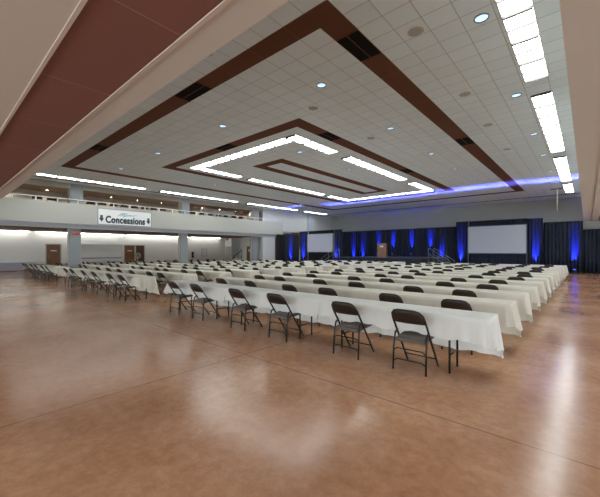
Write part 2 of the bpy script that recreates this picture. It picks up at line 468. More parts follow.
# recessed can lights
def can_light(label, x, y, z=CZ, r=0.095, mat='can', group='round recessed lights in the tiled ceiling'):
    t = thing('recessed_light', label, 'ceiling light', (x, y, z), 0, group)
    bm = bmesh.new(); tube(bm, [((r+0.01)*math.cos(2*PI*k/20), (r+0.01)*math.sin(2*PI*k/20), -0.006) for k in range(20)], 0.012, 6, True)
    obj('trim_ring', bm, 'white_metal' if mat == 'down' else 'alu', t, True)
    bm = bmesh.new(); lathe(bm, [(r, -0.001), (r, -0.006), (r*0.5, -0.009)], 20)
    obj('lamp', bm, mat, t, True)
    if z == 5.1:
        ld = bpy.data.lights.new('downlight_beam', 'SPOT'); ld.energy = 45; ld.color = (1.0, 0.88, 0.72)
        ld.spot_size = math.radians(150); ld.spot_blend = 0.6; ld.shadow_soft_size = 0.06
        lo = bpy.data.objects.new('downlight_beam', ld); C.objects.link(lo); lo.parent = t; lo.location = (0, 0, -0.03)
    return t
dist = {5.9: 'nearest', 9.37: 'second', 12.85: 'third', 15.9: 'fourth', 19.3: 'farthest'}
for x, nm in ((-1.28, 'line beside the right light strips'), (-4.52, 'line inside the outer brown band')):
    for y, w in dist.items():
        can_light('round recessed light, %s in the %s' % (w, nm), x, y)
for y, w in ((9.35, 'near'), (12.8, 'middle'), (15.9, 'far')):
    can_light('round recessed light, %s one of three inside the light rectangle' % w, -8.2, y)
for x, w in ((-8.23, 'right'), (-12.39, 'middle'), (-16.0, 'left')):
    can_light('round recessed light near the front brown band, %s of three' % w, x, 5.88)
can_light('round recessed light left of the middle light rectangle', -15.9, 10.84)
can_light('round recessed light left of the light rectangle, farther back', -15.9, 16.2)

# ceiling speakers
def speaker(label, x, y):
    t = thing('ceiling_speaker', label, 'speaker', (x, y, CZ), 0, 'round ceiling speakers')
    bm = bmesh.new(); lathe(bm, [(0.13, -0.001), (0.125, -0.008), (0.06, -0.014)], 20)
    obj('grille', bm, 'grille', t, True)
    bm = bmesh.new(); tube(bm, [(0.135*math.cos(2*PI*k/20), 0.135*math.sin(2*PI*k/20), -0.004) for k in range(20)], 0.006, 6, True)
    obj('rim', bm, 'tile', t, True)
speaker('flat round grey ceiling speaker above the near right corner', -2.2, 5.52)
speaker('round ceiling speaker, second along the right brown band', -2.2, 8.5)
speaker('round ceiling speaker, third along the right brown band', -2.22, 11.02)
speaker('round ceiling speaker, farthest along the right brown band', -2.22, 14.1)
speaker('round ceiling speaker beside the near soffit edge', -5.42, 3.5)
speaker('round ceiling speaker inside the brown band, nearest', -5.41, 6.71)
speaker('round ceiling speaker inside the brown band, farther', -5.4, 9.75)

# dark air vents in the brown bands
def vent(label, x0, x1, y0, y1):
    t = thing('ceiling_vent', label, 'vent', ((x0+x1)/2, (y0+y1)/2, CZ-0.006), 0, 'black air vents in the brown bands')
    hx, hy = (x1-x0)/2, (y1-y0)/2
    obj('grille', B((-hx, hx, -hy, hy, -0.006, -0.001)), 'vent', t)
    bm = bmesh.new()
    if hy > hx:
        box(bm, -0.008, 0.008, -hy, hy, -0.014, -0.006)
        for s in (-1, 1): box(bm, -hx, hx, s*hy-0.01, s*hy+0.01, -0.014, -0.001)
    else:
        box(bm, -hx, hx, -0.008, 0.008, -0.014, -0.006)
        for s in (-1, 1): box(bm, s*hx-0.01, s*hx+0.01, -hy, hy, -0.014, -0.001)
    obj('divider', bm, 'ring', t)
o1 = X0-GX
vent('black air vent near the corner of the outer brown band', o1+0.01, X0-0.01, 4.82, 5.68)
vent('black air vent far along the right side of the outer band', o1+0.01, X0-0.01, 11.7, 12.55)
vent('black air vent in the front side of the outer brown band', -7.5, -6.5, Y0+0.01, Y0+GY-0.01)
vent('black air vent at the left of the front outer band', -13.7, -12.9, Y0+0.01, Y0+GY-0.01)
vent('black air vent near the corner of the inner brown band', X0-8*GX+0.01, X0-7*GX-0.01, 8.3, 9.1)
vent('black air vent far along the inner brown band', X0-8*GX+0.01, X0-7*GX-0.01, 14.4, 15.2)
vent('black air vent in the front side of the inner band', -10.2, -9.4, Y0+7*GY+0.01, Y0+8*GY-0.01)

# cove strips at the top of the wall under the balcony
for i, (y0, y1, w) in enumerate(((-2.0, 5.3, 'left'), (5.6, 12.0, 'left middle'), (12.3, 18.5, 'right middle'), (18.8, 22.6, 'right'))):
    t = thing('cove_light', 'long cove light along the wall top under the balcony, %s one' % w, 'ceiling light', (BX+0.25, (y0+y1)/2, 3.05), 0, 'cove lights under the balcony')
    L = y1-y0
    obj('housing', B((-0.12, 0.12, -L/2, L/2, -0.04, -0.002)), 'white_metal', t)
    obj('lamp_tube', B((-0.025, 0.025, -L/2+0.03, L/2-0.03, -0.06, -0.041)), 'cove', t)
# downlights of the balcony
for k in range(11):
    y = 3.0+k*1.72
    if any(abs(y-q) < 0.01 for q in ()): continue
    can_light('small bright downlight in the dark balcony ceiling, %s from the left' % ORD[k], -23.9, y, 5.1, 0.06, 'down', 'downlights over the balcony')
# under-balcony round lights are lit patches of the wall top: small downlights
for k, y in enumerate((4.6, 8.6, 12.6, 16.6, 20.6)):
    can_light('small downlight in the brown soffit under the balcony, %s from the left' % ORD[k], BX+1.2, y, 3.05, 0.07, 'down', 'downlights under the balcony')

# ================================================================ BALCONY RAIL
rt = thing('balcony_railing', 'white metal railing along the top of the cream balcony parapet', 'railing', (SX, 10, 4.15))
bm = bmesh.new(); box(bm, -0.025, 0.025, -12.5, 11.9, 0.20, 0.24); obj('top_rail', bm, 'white_metal', rt)
y = -11.8
while y < 11.9:
    obj('post', B((-0.022, 0.022, y-0.022, y+0.022, 0.0, 0.20)), 'white_metal', rt)
    y += 0.93

# ================================================================ BANNER
bt = thing('concessions_banner', 'white framed Concessions banner with arrows on the balcony front', 'sign', (SX+0.12, 8.15, 3.54))
obj('panel', B((0.0, 0.02, -1.53, 1.53, -0.44, 0.44)), 'banner', bt)
obj('frame', B((0.0, 0.035, -1.57, -1.53, -0.48, 0.48), (0.0, 0.035, 1.53, 1.57, -0.48, 0.48), (0.0, 0.035, -1.53, 1.53, 0.44, 0.48), (0.0, 0.035, -1.53, 1.53, -0.48, -0.44)), 'banner_frame', bt)
def text_mesh(name, s, size, mat, parent, loc, rot, sx=1.0, bold=0.02, ext=0.003):
    cu = bpy.data.curves.new(name, 'FONT'); cu.body = s; cu.size = size; cu.align_x = 'CENTER'; cu.align_y = 'CENTER'
    cu.extrude = ext; cu.bevel_depth = bold; cu.bevel_resolution = 0
    if s == 'Concessions': cu.space_character = 1.06
    tmp = bpy.data.objects.new('tmp', cu); C.objects.link(tmp)
    dg = bpy.context.evaluated_depsgraph_get()
    me = bpy.data.meshes.new_from_object(tmp.evaluated_get(dg))
    bpy.data.objects.remove(tmp)
    o = bpy.data.objects.new(name, me); C.objects.link(o)
    me.materials.clear(); me.materials.append(M[mat])
    o.parent = parent; o.location = loc; o.rotation_euler = rot; o.scale = (sx, 1, 1)
    return o
text_mesh('lettering', 'Concessions', 0.56, 'ink', bt, (0.025, 0.0, -0.17), (PI/2, 0, PI/2), 0.76, 0.024)
for s in (-1, 1):
    bm = bmesh.new(); c = s*1.36
    pts = [(c-0.07, 0.08), (c+0.07, 0.08), (c+0.07, -0.10), (c+0.14, -0.10), (c, -0.31), (c-0.14, -0.10), (c-0.07, -0.10)]
    f = [bm.verts.new((0.021, a, b)) for a, b in pts]; g = [bm.verts.new((0.026, a, b)) for a, b in pts]
    bm.faces.new(g); bm.faces.new(f[::-1])
    for i in range(7): bm.faces.new((f[i], f[(i+1) % 7], g[(i+1) % 7], g[i]))
    obj('arrow', bm, 'ink', bt)
def brush(pts, w, mat, nm):
    bm = bmesh.new(); tube(bm, [(0.024, a, b) for a, b in pts], [max(0.004, w*math.sin(PI*(i+0.3)/(len(pts)-0.4))) for i in range(len(pts))], 6)
    for v in bm.verts: v.co.x = 0.0205+(v.co.x-0.024)*0.05+0.002
    obj(nm, bm, mat, bt)
brush([(-0.55, 0.02), (-0.42, 0.12), (-0.28, 0.22), (-0.12, 0.27), (0.0, 0.22), (0.06, 0.14)], 0.035, 'swoosh_grey', 'logo_swoosh')
brush([(-0.35, 0.08), (-0.2, 0.16), (-0.08, 0.19), (-0.1, 0.10), (-0.2, 0.03)], 0.045, 'swoosh', 'logo_swoosh')
brush([(-0.15, 0.05), (0.0, 0.12), (0.2, 0.15), (0.45, 0.16), (0.65, 0.24)], 0.03, 'swoosh', 'logo_swoosh')
brush([(-0.1, 0.22), (0.1, 0.30), (0.02, 0.2), (0.3, 0.18)], 0.02, 'swoosh_grey', 'logo_swoosh')

# ================================================================ EXIT SIGNS
def exit_sign(label, loc, rotz):
    t = thing('exit_sign', label, 'exit sign', loc, rotz, 'red exit signs')
    obj('housing', B((-0.17, 0.17, 0.0, 0.05, 0.01, 0.22)), 'exit', t)
    text_mesh('lettering', 'EXIT', 0.17, 'exit_text', t, (0, -0.004, 0.12), (PI/2, 0, 0), 0.9, 0.004)
    obj('bracket', B((-0.03, 0.03, 0.01, 0.04, 0.24, 0.3)), 'white_metal', t)
exit_sign('small red exit sign on the first pillar under the balcony', (SX-0.215, 5.6, 2.42), PI/2)
exit_sign('red exit sign hanging before the stair under the balcony', (-31.2, FAR_END-0.5, 2.75), PI/4)
exit_sign('red exit sign in the upper balcony at its far end', (-22.4, 17.95, 4.62), PI/4)

# ================================================================ THINGS UNDER THE BALCONY
# steps and handrail going up in the stair recess
st = thing('staircase', 'stair with a dark handrail in the recess under the balcony', 'stairs', (-31.0, FAR_END+0.2, 0))
for k in range(6):
    obj('step', B((0.1+k*0.3, 0.1+(k+1)*0.3-0.002, 0, 0.95, 0, 0.17*(k+1))), 'wall_grey', st)
bm = bmesh.new(); tube(bm, [(-0.05, -0.06, 0.45), (0.1, -0.06, 0.75), (0.35, -0.06, 0.95), (1.85, -0.06, 1.75)], 0.04, 8)
obj('handrail', bm, 'black', st, True)
bm = bmesh.new()
for a, z in ((0.35, 0.95), (1.0, 1.3), (1.6, 1.62)): tube(bm, [(a, -0.06, 0), (a, -0.06, z)], 0.025, 6)
obj('post', bm, 'black', st)
obj('side_panel', B((0.3, 1.88, -0.03, -0.005, 0, 0.75)), 'wall', st)

def wall_phone(label, x, y, z, rotz=0):
    t = thing('wall_phone', label, 'phone', (x, y, z), rotz, 'black wall phones')
    bev(obj('housing', B((0, 0.12, -0.11, 0.11, 0, 0.62)), 'black', t), 0.02)
    bm = bmesh.new(); tube(bm, [(0.14, -0.05, 0.12), (0.17, -0.05, 0.2), (0.17, -0.05, 0.42), (0.14, -0.05, 0.5)], [0.035, 0.022, 0.022, 0.035], 8)
    obj('handset', bm, 'black', t, True)
    obj('keypad', B((0.12, 0.128, 0.01, 0.09, 0.2, 0.4)), 'fan_grey', t)
wall_phone('black wall phone left of the concession shutter', BX, 8.45, 0.74)
wall_phone('black wall phone between the second pillar and the notice board', BX, 19.15, 0.80)
nb = thing('notice_board', 'pale blue-white notice board on the wall beyond the second pillar', 'notice board', (BX, 20.6, 0.95))
obj('board', B((0, 0.02, -0.32, 0.32, 0, 0.8)), 'paper', nb)
obj('board_frame', B((0, 0.03, -0.35, -0.32, -0.03, 0.83), (0, 0.03, 0.32, 0.35, -0.03, 0.83), (0, 0.03, -0.32, 0.32, 0.8, 0.83), (0, 0.03, -0.32, 0.32, -0.03, 0)), 'alu', nb)
sh = thing('serving_shutter', 'long pale roll-down serving shutter in the concession wall', 'shutter', (BX-0.115, 10.35, 0.9))
bm = bmesh.new()
for k in range(14): box(bm, 0, 0.02+0.008*(k % 2), -1.56, 1.56, k*0.082, (k+1)*0.082-0.004)
obj('curtain', bm, 'wall', sh)
obj('bottom_bar', B((0.03, 0.05, -1.56, 1.56, 0.0, 0.05)), 'alu', sh)
# upright fan before the double door
ft = thing('pedestal_fan', 'round pale grey pedestal fan standing before the double wooden doors', 'fan', (-31.7, 13.1, 0))
bm = bmesh.new(); lathe(bm, [(0.22, 0), (0.22, 0.03), (0.05, 0.06)], 20); obj('base', bm, 'yellow', ft, True)
bm = bmesh.new(); tube(bm, [(0,0,0.05), (0,0,0.9)], 0.04, 10); obj('pole', bm, 'yellow', ft, True)
bm = bmesh.new()
for r in (0.08, 0.14, 0.20, 0.27):
    for h in (0.04, 0.16):
        tube(bm, [(h, r*math.cos(2*PI*k/24), 1.08+r*math.sin(2*PI*k/24)) for k in range(24)], 0.012, 5, True)
for k in range(16):
    a = 2*PI*k/16
    tube(bm, [(0.16, 0.05*math.cos(a), 1.08+0.05*math.sin(a)), (0.16, 0.27*math.cos(a), 1.08+0.27*math.sin(a)), (0.04, 0.27*math.cos(a), 1.08+0.27*math.sin(a)), (0.03, 0.05*math.cos(a), 1.08+0.05*math.sin(a))], 0.006, 4)
obj('cage', bm, 'fan_grey', ft, True)
bm = bmesh.new()
for k in range(3):
    a0 = 2*PI*k/3
    vs = [bm.verts.new((0.09+0.02*q, r*math.cos(a0+q*0.7), 1.08+r*math.sin(a0+q*0.7))) for q, r in ((0, 0.04), (0, 0.24), (1, 0.24), (1, 0.04))]
    bm.faces.new(vs)
fb = obj('blades', bm, 'fan_grey', ft); sd = fb.modifiers.new('solid', 'SOLIDIFY'); sd.thickness = 0.008
bm = bmesh.new(); lathe(bm, [(0.07, -0.12), (0.075, 0.02), (0.05, 0.19)], 16, 'x', (0, 0, 1.08)); obj('motor', bm, 'black', ft, True)

# pole hanging from the ceiling near the right screen
hp = thing('ceiling_mount', 'thin pale pole hanging from a ceiling bracket above the right drapes', 'mount', (-1.35, 24.95, CZ))
obj('bracket', B((-0.32, 0.28, -0.05, 0.05, -0.05, -0.001)), 'black', hp)
bm = bmesh.new(); tube(bm, [(0, 0, -0.05), (0, 0, -1.35)], 0.022, 8); obj('pole', bm, 'grille', hp)

# ================================================================ DRAPES
def drape_bm(L, z0, z1, fold=0.20, depth=0.07, seed=0, step=0.04):
    rnd = random.Random(seed)
    bm = bmesh.new(); n = int(L/step); ph = 0; cols = []
    for i in range(n+1):
        x = -L/2+L*i/n
        ph += 2*PI*(L/n)/(fold*(0.75+0.6*rnd.random()))
        y = depth*math.sin(ph)+0.02*math.sin(ph*0.37)
        cols.append((x, y))
    zs = [z0, z0+(z1-z0)*0.35, z0+(z1-z0)*0.7, z1-0.12, z1]
    fac = [1.0, 0.95, 0.8, 0.55, 0.5]
    V = [[bm.verts.new((x, y*f, z)) for x, y in cols] for z, f in zip(zs, fac)]
    for a, b in zip(V, V[1:]):
        for i in range(n): bm.faces.new((a[i], a[i+1], b[i+1], b[i]))
    return bm
def drape(label, x0, x1, y0, y1, z1, mat='drape', seed=0, z0=0.02):
    dx, dy = x1-x0, y1-y0
    L = math.hypot(dx, dy)
    t = thing('drape', label, 'drape', ((x0+x1)/2, (y0+y1)/2, 0), math.atan2(dy, dx), 'pipe-hung dark drapes')
    f = obj('fabric', drape_bm(L-0.02, z0, z1-0.03, seed=seed), mat, t, True)
    sd = f.modifiers.new('solid', 'SOLIDIFY'); sd.thickness = 0.006
    bm = bmesh.new(); tube(bm, [(-L/2, 0, z1-0.02), (L/2, 0, z1-0.02)], 0.022, 8); obj('top_pipe', bm, 'black', t, True)
    if z0 < 1:
      bm = bmesh.new(); tube(bm, [(-L/2, 0.1, 0), (-L/2, 0.1, z1-0.02)], 0.022, 8); obj('upright', bm, 'black', t, True)
DY = 29.45
# behind the stage, three metre panels
xs = [-20.6, -17.6, -14.6, -11.6, -8.25]
for i, (a, b) in enumerate(zip(xs, xs[1:])):
    drape('tall navy drape panel behind the stage, %s from the left' % ORD[i], a, b, DY, DY, 3.58, seed=i+1)
drape('taller navy drape panel left of the right screen', -8.2, -7.25, DY-0.35, DY-0.35, 3.93, seed=11)
drape('taller navy drape panel right of the right screen', -3.3, -2.36, DY-0.35, DY-0.35, 3.88, seed=12)
drape('low black drape hanging under the right screen', -7.25, -3.3, DY-0.33, DY-0.33, 1.32, seed=13)
drape('navy drape valance above the right screen', -7.25, -3.3, DY-0.33, DY-0.33, 3.92, seed=14, z0=3.5)
drape('navy drape panel between the right screen and the soffit', -2.36, -0.2, DY, DY, 3.58, seed=15)
drape('lower black drape panel at the far right under the soffit', -0.18, 4.5, DY+0.05, DY+0.05, 2.98, 'drape', seed=16)
# left corner drapes
LY = 24.2
drape('black drape panel along the wall end beside the balcony', SX+0.2, SX+0.2, 21.15, 22.2, 3.05, 'drape_black', seed=21)
drape('blue-lit drape panel left of the left screen', SX+0.2, SX+0.25, 22.2, LY-0.15, 3.15, seed=22)
drape('taller navy drape panel at the left edge of the left screen', -21.25, -20.15, LY, LY, 3.42, seed=23)
drape('taller navy drape panel at the right edge of the left screen', -17.1, -16.25, LY, LY, 3.44, seed=24)
drape('low black drape hanging under the left screen', -20.15, -17.1, LY+0.02, LY+0.02, 1.44, 'drape_black', seed=25)
drape('black drape valance above the left screen', -20.15, -17.1, LY+0.02, LY+0.02, 3.43, 'drape_black', seed=26, z0=3.1)

# projection screens
def screen(label, x0, x1, y, z0, z1):
    t = thing('projection_screen', label, 'projection screen', ((x0+x1)/2, y, 0), 0, 'framed projection screens')
    w = (x1-x0)/2; e = 0.06
    obj('screen_surface', B((-w+e, w-e, -0.01, 0.0, z0+e, z1-e)), 'screen', t)
    obj('screen_frame', B((-w, -w+e, -0.03, 0.02, z0, z1), (w-e, w, -0.03, 0.02, z0, z1), (-w+e, w-e, -0.03, 0.02, z0, z0+e), (-w+e, w-e, -0.03, 0.02, z1-e, z1)), 'screen_frame', t)
    for s in (-1, 1):
        obj('leg', B((s*(w-0.03)-0.025, s*(w-0.03)+0.025, -0.02, 0.02, 0, z0)), 'screen_frame', t)
screen('large blank projection screen at the right of the far wall', -7.27, -3.28, DY-0.55, 1.3, 3.5)
screen('smaller blank projection screen in the left far corner', -20.15, -17.1, LY-0.13, 1.38, 3.15)

# ================================================================ STAGE
sg = thing('stage', 'raised stage with black pleated skirt before the far drapes', 'stage', (-12.3, 26.1, 0))
obj('deck', B((-4.0, 3.6, -2.75, 3.15, 0.92, 1.0)), 'stage', sg)
for nm, L_, loc, rz in (('skirt', 7.6, (-0.2, -2.78, 0), 0), ('skirt', 5.4, (3.63, 0, 0), PI/2), ('skirt', 5.4, (-4.03, 0, 0), PI/2)):
    s_ = obj(nm, drape_bm(L_, 0.01, 0.97, fold=0.12, depth=0.02, seed=5, step=0.03), 'skirt', sg, True, loc)
    s_.rotation_euler = (0, 0, rz)
for x in (-3.6, -1.2, 1.2, 3.2):
    for y in (-2.3, 2.3):
        obj('leg', B((x-0.03, x+0.03, y-0.03, y+0.03, 0, 0.92)), 'black', sg)
def stage_steps(label, x, y, sgn, hw):
    t = thing('stage_steps', label, 'steps', (x, y, 0), 0, 'steps at the stage ends')
    for k in range(4):
        a0, a1 = k*0.28, (k+1)*0.28
        obj('tread', B((min(sgn*a0, sgn*a1)+0.002, max(sgn*a0, sgn*a1)-0.002, -hw, hw, 0.8-k*0.2-0.04, 0.8-k*0.2)), 'stage', t)
    for yy in (-hw-0.05, hw+0.05):
        bm = bmesh.new()
        tube(bm, [(sgn*0.02, yy, 0.0), (sgn*0.02, yy, 1.62), (sgn*0.1, yy, 1.72), (sgn*1.5, yy, 0.82), (sgn*1.5, yy, 0)], 0.022, 8)
        tube(bm, [(sgn*0.02, yy, 1.3), (sgn*1.5, yy, 0.45)], 0.018, 8)
        tube(bm, [(sgn*0.7, yy, 0.0), (sgn*0.7, yy, 1.32)], 0.018, 8)
        obj('handrail', bm, 'alu', t, True)
    bm = B((min(0, sgn*1.12), max(0, sgn*1.12), -hw-0.03, -hw-0.005, 0, 0.15), (min(0, sgn*1.12), max(0, sgn*1.12), hw+0.005, hw+0.03, 0, 0.15))
    obj('stringer', bm, 'black', t)
stage_steps('steps with metal handrails at the left end of the stage', -16.38, 23.66, -1, 0.3)
stage_steps('steps with metal handrails at the right end of the stage', -8.6, 24.3, 1, 0.45)
# lectern
lt = thing('lectern', 'reddish wooden lectern standing on the stage', 'lectern', (-13.35, 26.1, 1.0), 0.25)
obj('base', B((-0.40, 0.40, -0.30, 0.30, 0, 0.06)), 'lectern', lt)
bev(obj('body', B((-0.37, 0.37, -0.27, 0.27, 0.06, 1.08)), 'lectern', lt), 0.01)
bm = bmesh.new(); vs = [(-0.41,-0.30,1.08),(0.41,-0.30,1.08),(0.41,0.32,1.08),(-0.41,0.32,1.08),(-0.41,-0.30,1.18),(0.41,-0.30,1.18),(0.41,0.32,1.10),(-0.41,0.32,1.10)]
V = [bm.verts.new(p) for p in vs]
for f in ((3,2,1,0),(4,5,6,7),(0,1,5,4),(1,2,6,5),(2,3,7,6),(3,0,4,7)): bm.faces.new([V[i] for i in f])
obj('slanted_top', bm, 'lectern', lt)
obj('name_plate', B((-0.14, 0.14, -0.285, -0.27, 0.84, 0.98)), 'paper', lt)

# ================================================================ BLUE UPLIGHTS
def uplight(label, x, y, z, aim, energy=260, size=24, to_ceiling=None):
    t = thing('uplight', label, 'stage light', (x, y, z), 0, 'small stage lights washing the drapes blue')
    bm = bmesh.new(); lathe(bm, [(0.09, 0.05), (0.10, 0.08), (0.10, 0.24), (0.085, 0.25)], 16); obj('housing', bm, 'black', t, True)
    bm = bmesh.new(); lathe(bm, [(0.08, 0.251), (0.075, 0.256)], 16); obj('lens', bm, 'blue_lens', t, True)
    bm = bmesh.new(); tube(bm, [(-0.12, 0, 0.16), (-0.12, 0, 0.01), (0.12, 0, 0.01), (0.12, 0, 0.16)], 0.012, 6); obj('yoke', bm, 'black', t)
    ld = bpy.data.lights.new('blue_lamp', 'SPOT'); ld.energy = energy*11; ld.color = (0.02, 0.04, 1.0)
    ld.spot_size = math.radians(size); ld.spot_blend = 0.8; ld.shadow_soft_size = 0.05
    lo = bpy.data.objects.new('blue_lamp', ld); C.objects.link(lo); lo.parent = t; lo.location = (0, 0, 0.27)
    d = Vector(aim).normalized(); lo.rotation_euler = d.to_track_quat('-Z', 'Y').to_euler()
for i, x in enumerate((-18.3, -17.2)):
    uplight('small blue uplight on the floor left of the stage, %s from the left' % ORD[i], x, DY-0.29, 0.0, (0, 0.25, 1), 300)
for i, x in enumerate((-15.45, -13.9, -12.1, -10.4)):
    uplight('small black uplight at the back of the stage, %s from the left' % ORD[i], x, DY-0.29, 1.0, (0, 0.25, 1), 240)
    if i == 3: pass
uplight('small blue uplight on the floor right of the stage', -9.45, DY-0.29, 0.0, (0, 0.25, 1), 300)
uplight('small blue uplight left of the right screen', -7.8, DY-0.64, 0.0, (0, 0.25, 1), 300)
uplight('small blue uplight right of the right screen', -2.8, DY-0.64, 0.0, (0, 0.25, 1), 300)
uplight('small blue uplight left of the soffit edge', -0.65, DY-0.29, 0.0, (0, 0.25, 1), 340)
uplight('small blue uplight in the left corner beside the black drape', SX+0.5, 22.9, 0.0, (-0.25, 0, 1), 300)
uplight('small blue uplight at the left edge of the left screen', -20.7, LY-0.29, 0.0, (0, 0.25, 1), 300)
uplight('small blue uplight at the right edge of the left screen', -16.85, LY-0.29, 0.0, (0, 0.25, 1), 300)
# ceiling wash bar on top of the far drapes
def wash_bar(label, x0, x1, y, z, tgt_y, energy):
    L = x1-x0
    t = thing('light_bar', label, 'stage light', ((x0+x1)/2, y, z), 0, 'slim blue light bars on the drape tops')
    obj('housing', B((-L/2, L/2, -0.03, 0.03, -0.03, 0.03)), 'black', t)
    ld = bpy.data.lights.new('blue_bar_lamp', 'AREA'); ld.shape = 'RECTANGLE'; ld.size = L; ld.size_y = 0.04
    ld.energy = energy; ld.color = (0.10, 0.12, 1.0); ld.spread = math.radians(9)
    lo = bpy.data.objects.new('blue_bar_lamp', ld); C.objects.link(lo); lo.parent = t; lo.location = (0, -0.05, 0.05)
    d = Vector((0, tgt_y-y, CZ-z-0.05)).normalized(); lo.rotation_euler = d.to_track_quat('-Z', 'Y').to_euler()
WASH = 60
wash_bar('slim light bar lying at the rear edge of the stage', -16.1, -8.8, DY-0.75, 1.04, 21.6, WASH)
wash_bar('slim light bar lying on the floor before the right screen', -8.5, -2.4, DY-1.3, 0.04, 21.5, WASH)
wash_bar('slim light bar lying on the floor by the soffit edge', -2.2, -0.3, DY-1.0, 0.04, 21.8, WASH*0.35)
wash_bar('slim light bar lying on the floor before the left screen', -20.9, -17.6, LY-0.75, 0.04, 20.5, WASH*0.3)

# ================================================================ FOLDING CHAIRS
def make_chair():
    t = thing('folding_chair', 'x', 'chair')
    W = 0.205
    def fr(z):  # y of the inclined main frame at height z
        return 0.235-0.55*z/0.78
    # main frame: inverted U from front feet over the back top
    bm = bmesh.new()
    pts = [(-W, fr(0.01), 0.012), (-W, fr(0.45), 0.45), (-W, fr(0.66), 0.66), (-W+0.012, fr(0.72), 0.725), (-W+0.05, fr(0.76), 0.765), (-W+0.10, fr(0.775), 0.778),
           (W-0.10, fr(0.775), 0.778), (W-0.05, fr(0.76), 0.765), (W-0.012, fr(0.72), 0.725), (W, fr(0.66), 0.66), (W, fr(0.45), 0.45), (W, fr(0.01), 0.012)]
    tube(bm, pts, 0.0135, 8)
    obj('frame', bm, 'chair_metal', t, True)
    # backrest: curved steel panel
    bm = bmesh.new(); rows = []
    for z, w in ((0.615, W-0.004), (0.66, W-0.002), (0.71, W-0.004), (0.745, W-0.03), (0.770, W-0.075)):
        row = []
        for k in range(9):
            u = -1+2*k/8
            row.append(bm.verts.new((u*w, fr(z)-0.035*(1-u*u)+0.004, z)))
        rows.append(row)
    for a, b in zip(rows, rows[1:]):
        for k in range(8): bm.faces.new((a[k], a[k+1], b[k+1], b[k]))
    o = obj('backrest', bm, 'chair_back', t, True); sd = o.modifiers.new('solid', 'SOLIDIFY'); sd.thickness = 0.012
    # seat
    bm = bmesh.new()
    def prof(y0, y1, z, i=0.0):
        w0, w1 = 0.185-i, 0.195-i
        P_ = [(-w0, y0+i), (w0, y0+i), (w1, y1-0.03-i), (w1-0.03, y1-i), (-w1+0.03, y1-i), (-w1, y1-0.03-i)]
        return [bm.verts.new((x, y, z-0.035+0.045*(y+0.19)/0.42)) for x, y in P_]
    R = [prof(-0.19, 0.235, 0.392, 0.01), prof(-0.19, 0.235, 0.400), prof(-0.19, 0.235, 0.435), prof(-0.19, 0.235, 0.450, 0.02)]
    for a, b in zip(R, R[1:]):
        for k in range(6): bm.faces.new((a[k], a[(k+1) % 6], b[(k+1) % 6], b[k]))
    bm.faces.new(R[0][::-1]); bm.faces.new(R[-1])
    obj('seat', bm, 'seat', t)
    # rear legs
    for s in (-1, 1):
        bm = bmesh.new()
        tube(bm, [(s*(W+0.004), -0.215, 0.0), (s*(W+0.002), -0.195, 0.30), (s*(W-0.004), -0.165, 0.46), (s*(W-0.004), -0.10, 0.49)], 0.0125, 8)
        obj('rear_leg', bm, 'chair_metal', t, True)
    for y, z, k in ((-0.207, 0.14, 0.03), (-0.198, 0.275, 0.03)):
        bm = bmesh.new(); tube(bm, [(-W, y, z-k), (-W+0.05, y, z), (W-0.05, y, z), (W, y, z-k)], 0.0095, 6)
        obj('rear_stretcher', bm, 'chair_metal', t, True)
    bm = bmesh.new(); tube(bm, [(-W, fr(0.12), 0.12), (W, fr(0.12), 0.12)], 0.0095, 6)
    obj('front_stretcher', bm, 'chair_metal', t, True)
    return t
chair0 = make_chair(); chair_used = [False]
def place_chair(x, y, label, group, rz=0.0, z=0.0):
    if not chair_used[0]:
        chair_used[0] = True; c = chair0
    else: c = dup(chair0)
    c.location = (x, y, z); c.rotation_euler = (0, 0, rz)
    c['label'] = label; c['group'] = group
    return c

# ================================================================ TABLES
TL, TD, TH = 2.44, 0.457, 0.735
def make_table():
    t = thing('folding_table', 'x', 'table')
    bev(obj('tabletop', B((-TL/2, TL/2, 0, TD, TH-0.03, TH-0.008)), 'tabletop', t), 0.006)
    for s in (-1, 1):
        xx = s*(TL/2-0.43)
        for yy in (0.07, TD-0.07):
            bm = bmesh.new(); tube(bm, [(xx, yy, 0), (xx, yy, TH-0.031)], 0.014, 8)
            obj('leg', bm, 'chair_metal', t, True)
        bm = bmesh.new(); tube(bm, [(xx, 0.07, 0.22), (xx, TD-0.07, 0.22)], 0.010, 6)
        obj('crossbar', bm, 'chair_metal', t, True)
    return t

